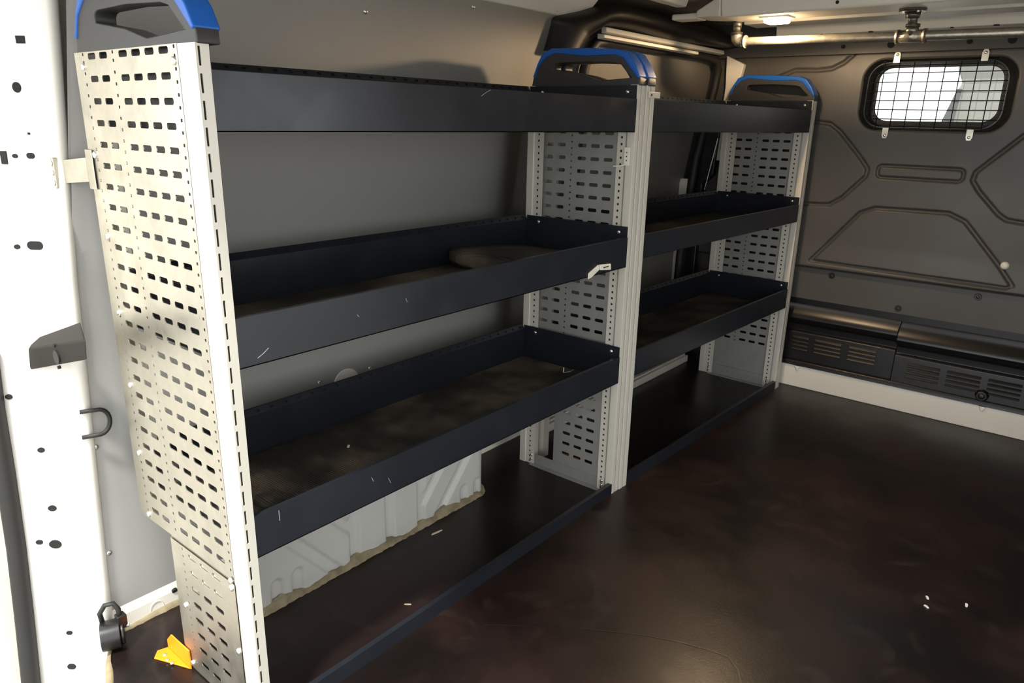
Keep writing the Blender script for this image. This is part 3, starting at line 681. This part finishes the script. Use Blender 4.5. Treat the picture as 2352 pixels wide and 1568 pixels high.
panel(B0 + 0.014, 0.0016, 0.030, 0.310, 0.03, PT, 0.14, off=0.006, shift=-0.048).build('side_panel', 'galvanised_far', r2)
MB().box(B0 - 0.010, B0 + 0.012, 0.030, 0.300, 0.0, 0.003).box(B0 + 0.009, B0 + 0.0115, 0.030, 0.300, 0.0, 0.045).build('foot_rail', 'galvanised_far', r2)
for y in (0.036, 0.30):
    for z in (0.018, 0.036): put(SCREW_X, 'screw', r2, (B0 + 0.003, y, z))
handle(r2, 0.003, 0.038); handle(r2, B0 + 0.002, B1 - 0.002)
for t, b in TRAYS: tray(r2, 0.041, B0 - 0.0005, 0.34, t, b + (0.014 if t == 0.756 else 0.0), mats=(t < 1.1))
MB().box(0.040, B0 + 0.003, 0.0, 0.002, 0.0, 0.036).box(0.040, B0 + 0.003, 0.002, 0.012, 0.034, 0.036).build('floor_rail', 'tray_navy', r2)

# ================================================================== WINDOW GUARD
gr = empty('window_guard', (XB - 0.012, -0.41, 1.03), 'black wire mesh guard clipped over the bulkhead window', 'window guard')
GX = XB - 0.002; GR = (-0.622, -0.190, 1.045, 1.267, 0.062)
tag(MB().tube([(GX, y, z) for y, z in rr_pts(*GR)], 0.0026, 6, closed=True).build('frame_wire', 'dark_screw', gr, smooth=True))
def span(v, horiz):
    y0, y1, z0, z1, r = GR; lo, hi = (y0, y1) if horiz else (z0, z1); a0, a1 = (z0, z1) if horiz else (y0, y1)
    d = max(a0 + r - v, v - (a1 - r), 0); ins_ = r - math.sqrt(max(r * r - d * d, 0)); return lo + ins_, hi - ins_
for y in (-0.238, -0.286, -0.333, -0.382, -0.429, -0.476, -0.5245, -0.571):
    a, b = span(y, False); MB().cyl((GX - 0.002, y, a), (GX - 0.002, y, b), 0.0017, n=6).build('grid_wire', 'dark_screw', gr, smooth=True)
for z in (1.232, 1.201, 1.170, 1.139, 1.108, 1.076):
    a, b = span(z, True); MB().cyl((GX + 0.001, a, z), (GX + 0.001, b, z), 0.0017, n=6).build('grid_wire', 'dark_screw', gr, smooth=True)
for y, z, s in ((-0.274, 1.292, 1), (-0.541, 1.290, 1), (-0.274, 1.019, -1), (-0.540, 1.019, -1)):
    c = MB().prism([(y - 0.010, z - s * 0.026), (y + 0.010, z - s * 0.026), (y + 0.010, z), (y + 0.006, z + s * 0.010), (y - 0.006, z + s * 0.010), (y - 0.010, z)], 'x', XB - 0.006, XB - 0.003).build('clip', 'galvanised', gr)
    put(SCREW_X, 'screw', c, (XB - 0.006, y, z))
# ================================================================== PIPE RACK
PX = 1.92; PZ = 1.306
pr = empty('pipe_rack', (PX, -0.42, PZ - 0.03), 'galvanised pipe rail hung crosswise under the roof on screwed fittings', 'pipe rail')
def pz(y): return 1.3045 + (y - 0.1) * 0.0145
Y0 = 0.085; YT = -0.425
MB().cyl((PX, Y0 - 0.02, pz(Y0)), (PX, YT + 0.03, pz(YT)), 0.0135, n=20, caps=False).build('pipe', 'pipe_metal', pr, smooth=True)
MB().cyl((PX, YT - 0.03, pz(YT)), (PX, -1.31, pz(-1.31)), 0.0135, n=20, caps=False).build('pipe', 'pipe_metal', pr, smooth=True)
el = [(PX, Y0 - 0.018, pz(Y0)), (PX, Y0 - 0.008, pz(Y0)), (PX, Y0 + 0.004, pz(Y0) + 0.002), (PX, Y0 + 0.011, pz(Y0) + 0.009), (PX, Y0 + 0.013, pz(Y0) + 0.02), (PX, Y0 + 0.013, pz(Y0) + 0.028)]
MB().tube(el, 0.0175, 18).cyl((PX, Y0 - 0.022, pz(Y0)), (PX, Y0 - 0.014, pz(Y0)), 0.020, n=20).cyl((PX, Y0 + 0.013, pz(Y0) + 0.022), (PX, Y0 + 0.013, pz(Y0) + 0.030), 0.0185, n=20).build('elbow', 'pipe_metal', pr, smooth='auto')
MB().cyl((PX, Y0 + 0.013, pz(Y0) + 0.026), (PX, Y0 + 0.013, 1.368), 0.012, n=18).cyl((PX, Y0 + 0.013, 1.348), (PX, Y0 + 0.013, 1.368), 0.0145, n=8).build('hanger', 'pipe_metal', pr, smooth='auto')
MB().cyl((PX, YT - 0.036, pz(YT)), (PX, YT + 0.036, pz(YT)), 0.0165, n=20).cyl((PX, YT - 0.040, pz(YT)), (PX, YT - 0.030, pz(YT)), 0.019, n=20).cyl((PX, YT + 0.030, pz(YT)), (PX, YT + 0.040, pz(YT)), 0.019, n=20).cyl((PX, YT, pz(YT)), (PX, YT, pz(YT) + 0.03), 0.0165, n=20).cyl((PX, YT, pz(YT) + 0.022), (PX, YT, pz(YT) + 0.032), 0.019, n=20).build('tee', 'pipe_metal', pr, smooth='auto')
MB().cyl((PX - 0.01, YT, pz(YT) + 0.03), (PX - 0.01, YT, 1.36), 0.012, n=18).build('hanger', 'pipe_metal', pr, smooth='auto')
fgl = MB().cyl((PX - 0.03, YT, 1.357), (PX - 0.03, YT, 1.3655), 0.034, 0.036, n=24).cyl((PX - 0.02, YT, 1.340), (PX - 0.02, YT, 1.357), 0.017, 0.021, n=20).build('flange', 'pipe_metal', pr, smooth='auto')
for k in range(4):
    a = math.pi / 4 + k * math.pi / 2
    MB().cyl((PX - 0.03 + 0.026 * math.cos(a), YT + 0.026 * math.sin(a), 1.353), (PX - 0.03 + 0.026 * math.cos(a), YT + 0.026 * math.sin(a), 1.358), 0.004, n=6).build('bolt', 'screw_metal', fgl)
# ================================================================== DOME LAMP
LX, LY = 1.865, -0.052
dl = empty('dome_lamp', (LX, LY, 1.34), 'glowing warm white roof lamp beside the pipe elbow', 'lamp')
MB().box(LX - 0.035, LX + 0.035, LY - 0.045, LY + 0.045, 1.360, 1.366).build('lamp_base', 'white_plastic', dl, bevel=0.003)
MB().box(LX - 0.028, LX + 0.028, LY - 0.034, LY + 0.034, 1.346, 1.361).build('lamp_lens', 'lamp_lens', dl, bevel=0.008, seg=3)
ld = bpy.data.lights.new('lamp_light', 'SPOT'); ld.energy = 17.0; ld.color = (1.0, 0.70, 0.42); ld.shadow_soft_size = 0.02; ld.spot_size = math.pi; ld.spot_blend = 0.15
lo = bpy.data.objects.new('lamp_light', ld); col.objects.link(lo); lo.parent = dl; lo.location = (0, 0, -0.004)
# ================================================================== SMALL THINGS
# strap from pillar to the end panel
ms = empty('fixing_strap', (-0.01, 0.43, 0.92), 'pale galvanised fixing strap joining the end panel to the white pillar', 'bracket')
MB().box(-0.004, -0.002, 0.372, 0.398, 0.918, 0.984).build('panel_tab', 'galvanised', ms, bevel=0.001)
MB().add([(-0.004, 0.398, 0.930), (-0.004, 0.398, 0.970), (-0.022, 0.472, 0.923), (-0.022, 0.472, 0.962), (-0.001, 0.398, 0.930), (-0.001, 0.398, 0.970), (-0.019, 0.472, 0.923), (-0.019, 0.472, 0.962)],
         [(0, 1, 3, 2), (4, 6, 7, 5), (0, 4, 5, 1), (2, 3, 7, 6), (0, 2, 6, 4), (1, 5, 7, 3)]).build('strap_arm', 'galvanised', ms)
MB().box(-0.034, -0.020, 0.462, 0.490, 0.915, 0.968).build('pillar_tab', 'galvanised', ms, bevel=0.002)
for z in (0.925, 0.942, 0.958): put(BOLT_X, 'bolt', ms, (-0.034, 0.468, z))
# hinge bracket on pillar: wedge box
hb_ = empty('hinge_bracket', (-0.09, 0.40, 0.58), 'dark grey steel door hinge bracket jutting from the white pillar', 'bracket')
F = [Vector((-0.104, 0.522, 0.625)), Vector((-0.100, 0.249, 0.698)), Vector((-0.100, 0.256, 0.662)), Vector((-0.104, 0.536, 0.579))]
Bk = [Vector((-0.085, 0.535, 0.640)), Vector((-0.070, 0.345, 0.705)), Vector((-0.080, 0.330, 0.662)), Vector((-0.085, 0.54, 0.590))]
mb = MB(); mb.add(F + Bk, [(0, 1, 2, 3), (7, 6, 5, 4), (0, 4, 5, 1), (1, 5, 6, 2), (2, 6, 7, 3), (3, 7, 4, 0)])
mat('bracket_grey', (0.017, 0.016, 0.013), 0.6, var=0.3, vscale=30, spec=0.15)
mb.build('bracket_body', 'bracket_grey', hb_, bevel=0.004)
MB().cyl((-0.100, 0.382, 0.640), (-0.1045, 0.382, 0.640), 0.0125, n=22).build('pin_hole', 'dark_screw', hb_)
for y, z in ((0.384, 0.661), (0.381, 0.622)): MB().cyl((-0.100, y, z), (-0.1045, y, z), 0.003, n=10).build('hole', 'hole_dark', hb_)
# rubber hoop
hp = [(-0.057, 0.46, 0.502)] + [(-0.030 + 0.020 * math.cos(a) * 1.0, 0.45, 0.476 + 0.0255 * math.sin(a)) for a in [math.pi / 2 - math.pi * k / 12 for k in range(13)]] + [(-0.060, 0.46, 0.4505)]
o = MB().tube(hp, 0.0042, 8).build('cable_loop', 'rubber', None, smooth=True)
tag(o, 'black rubber cable loop poking out beside the white pillar', 'cable')
# sensor / buzzer on the floor by the pillar
bz = empty('warning_buzzer', (-0.065, 0.435, 0.0), 'round black warning buzzer with a looped cable at the foot of the pillar', 'buzzer')
MB().cyl((-0.095, 0.432, 0.032), (-0.062, 0.418, 0.032), 0.030, n=26).cyl((-0.062, 0.418, 0.032), (-0.056, 0.4155, 0.032), 0.025, n=26).build('body', 'black_plastic', bz, bevel=0.002)
MB().tube([(-0.085, 0.442, 0.055), (-0.088, 0.440, 0.080), (-0.080, 0.430, 0.100), (-0.066, 0.424, 0.100), (-0.060, 0.420, 0.085), (-0.060, 0.418, 0.060)], 0.005, 10).build('cable', 'rubber', bz, smooth=True)
MB().box(-0.068, -0.050, 0.408, 0.426, 0.045, 0.074).build('plug', 'black_plastic', bz, bevel=0.002)
MB().cyl((-0.056, 0.4155, 0.046), (-0.047, 0.411, 0.046), 0.006, n=6).build('nut', 'screw_metal', bz)
# orange corner brackets
def corner(x, y, label, mir=1):
    e = empty('corner_bracket', (x, y, 0), label, 'bracket', 'orange corner brackets')
    MB().prism([(y - 0.052, 0.0), (y + 0.040, 0.0), (y + 0.040, 0.022), (y + 0.020, 0.044), (y - 0.052, 0.044)], 'x', x - 0.003, x).build('upright_flange', 'orange_paint', e, bevel=0.001)
    MB().prism([(x - 0.003, y - 0.052), (x - 0.003, y + 0.040), (x - 0.022, y + 0.046), (x - 0.036, y + 0.030)], 'z', 0.0005, 0.004).build('floor_flange', 'orange_paint', e, bevel=0.001)
    for dx_, dy_ in ((-0.018, 0.022), (-0.022, 0.004), (-0.020, -0.012)): 
        MB().dome((x + dx_, y + dy_, 0.004), (0, 0, 1), 0.004, 0.003).build('bolt', 'screw_metal', e, smooth=True)
    return e
corner(-0.004, 0.300, 'yellow-orange corner bracket on the floor behind the near end panel')
corner(1.200, 0.205, 'orange corner bracket glimpsed behind the middle panel foot')
# folded mat on the middle tray of the near rack
mb = MB(); prof = [(0.80, 0.684), (0.795, 0.694), (0.797, 0.708), (0.806, 0.716), (0.84, 0.7165), (0.90, 0.713), (0.98, 0.707), (1.05, 0.700), (1.11, 0.694), (1.132, 0.690)]
vs = []; 
for j, y in enumerate([0.02, 0.06, 0.12, 0.20, 0.27, 0.33]):
    sh = (0.0, 0.02, 0.03, 0.02, 0.03, 0.05)[j]
    for i, (x, z) in enumerate(prof):
        k = max(0, 1 - i / 9); hgt = (0.45, 0.75, 1.0, 1.0, 0.95, 0.85)[j]
        vs.append((x + sh * k - 0.035 * k, y, 0.6885 + (z - 0.683) * hgt * 1.3))
n_ = len(prof); vs += [(x, y, z - 0.004) for x, y, z in vs]; H = 6 * n_
fs = [(j * n_ + i, j * n_ + i + 1, (j + 1) * n_ + i + 1, (j + 1) * n_ + i) for j in range(5) for i in range(n_ - 1)]
fs += [tuple(H + q for q in reversed(f)) for f in fs]
edge = [j * n_ for j in range(6)]; fs += [(edge[j], edge[j + 1], H + edge[j + 1], H + edge[j]) for j in range(5)]
fs += [(i, H + i, H + i + 1, i + 1) for i in range(n_ - 1)] + [(5 * n_ + i, 5 * n_ + i + 1, H + 5 * n_ + i + 1, H + 5 * n_ + i) for i in range(n_ - 1)]
o = mb.add(vs, fs).build('loose_mat', 'mat_rubber', None, smooth=True)
tag(o, 'loose dark rubber mat curled up on the middle tray of the near rack', 'rubber mat')
# rolled mat edge on the lowest tray
vs = []; prof = []
for i in range(40):
    s = i / 39; prof.append((0.03 + 0.13 * s, 0.356 + 0.006 * (1 + math.sin(6 * math.pi * s)) * (1 - s) + 0.002))
mb = MB()
for y in (0.012, 0.06, 0.12, 0.17): vs += [(x * 1.0 + (0.17 - y) * 0.15, y, z) for x, z in prof]
mb.add(vs, [(j * 40 + i, j * 40 + i + 1, (j + 1) * 40 + i + 1, (j + 1) * 40 + i) for j in range(3) for i in range(39)])
o = mb.build('mat_offcut', 'mat_rubber', None, smooth=True)
tag(o, 'wavy ribbed mat offcut in the near corner of the lowest tray', 'rubber mat')
# white angle clip on the middle tray front
wc = empty('angle_clip', (1.0, -0.004, 0.675), 'small white angle clip hooked on the front of the middle tray', 'clip')
MB().prism([(0.957, 0.673), (0.957, 0.688), (1.000, 0.704), (1.004, 0.690), (0.972, 0.676)], 'y', -0.004, -0.001).build('clip_arm', 'white_plastic', wc, bevel=0.001)
MB().prism([(1.000, 0.704), (1.050, 0.700), (1.052, 0.684), (1.004, 0.690)], 'y', -0.009, -0.004).build('clip_leg', 'white_plastic', wc, bevel=0.001)
MB().box(1.014, 1.038, -0.0094, -0.009, 0.6935, 0.6965).build('slot', 'hole_dark', wc)
# hanging tag on the middle post
ht_ = empty('hanging_tag', (1.138, 0.03, 0.935), 'small cream plastic tag hanging on the middle post', 'tag')
MB().box(1.1375, 1.1395, 0.010, 0.026, 0.940, 0.985).build('tag_plate', 'white_plastic', ht_, bevel=0.001)
for z in (0.952, 0.962, 0.972): MB().cyl((1.1375, 0.018, z), (1.137, 0.018, z), 0.0018, n=8).build('hole', 'hole_dark', ht_)
MB().tube([(1.1385, 0.018, 0.942), (1.132, 0.032, 0.9385), (1.128, 0.05, 0.9365)], 0.0014, 6).build('tie', 'white_plastic', ht_)
# latch plate at the top of the middle posts
lt = empty('latch_plate', (1.215, -0.004, 1.105), 'small cream latch plate screwed across the two middle post tops', 'plate')
MB().box(1.186, 1.243, -0.0075, -0.0045, 1.106, 1.121).build('latch_bar', 'alu_post', lt, bevel=0.001)
MB().cyl((1.198, -0.0075, 1.113), (1.198, -0.0085, 1.113), 0.003, n=10).build('screw', 'dark_screw', lt)
# zip tie / screw pair on the lowest tray
o = MB().tube([(1.088, 0.150, 0.358), (1.092, 0.152, 0.372)], 0.002, 6).tube([(1.085, 0.148, 0.358), (1.105, 0.138, 0.359), (1.118, 0.136, 0.362)], 0.0016, 6).build('loose_screw', 'screw_metal', None)
tag(o, 'bright loose screws lying in the lowest tray of the near rack', 'screw')
def chip(x, y, z, l, wd_, rz, label, m='pale_wood', grp='scraps on the floor'):
    c, s = math.cos(rz), math.sin(rz); P = [(-l, -wd_ * 0.7), (l * 0.3, -wd_), (l, -wd_ * 0.3), (l * 0.8, wd_), (-l * 0.8, wd_ * 0.8)]
    mb = MB().prism([(x + a * c - b * s, y + a * s + b * c) for a, b in P], 'z', z, z + 0.002)
    tag(mb.build('scrap', m), label, 'scrap', grp)
chip(0.660, 0.237, 0.0, 0.018, 0.0025, -0.15, 'pale wood splinter on the floor beside the wheel arch')
chip(0.408, 0.075, 0.0, 0.008, 0.0015, -0.9, 'tiny white sliver on the floor below the lowest tray')
chip(1.217, -0.817, 0.0, 0.006, 0.003, 0.4, 'upper of two small grey paper flakes on the open floor', 'white_plastic')
chip(1.179, -0.822, 0.0, 0.006, 0.003, 0.9, 'lower of two small grey paper flakes on the open floor', 'white_plastic')
chip(1.246, -0.892, 0.0, 0.007, 0.003, 0.1, 'lone grey paper flake right of the other two', 'white_plastic')
chip(0.375, 0.217, 0.3555, 0.006, 0.003, 0.7, 'small white flake on the lowest tray mat', 'white_plastic')
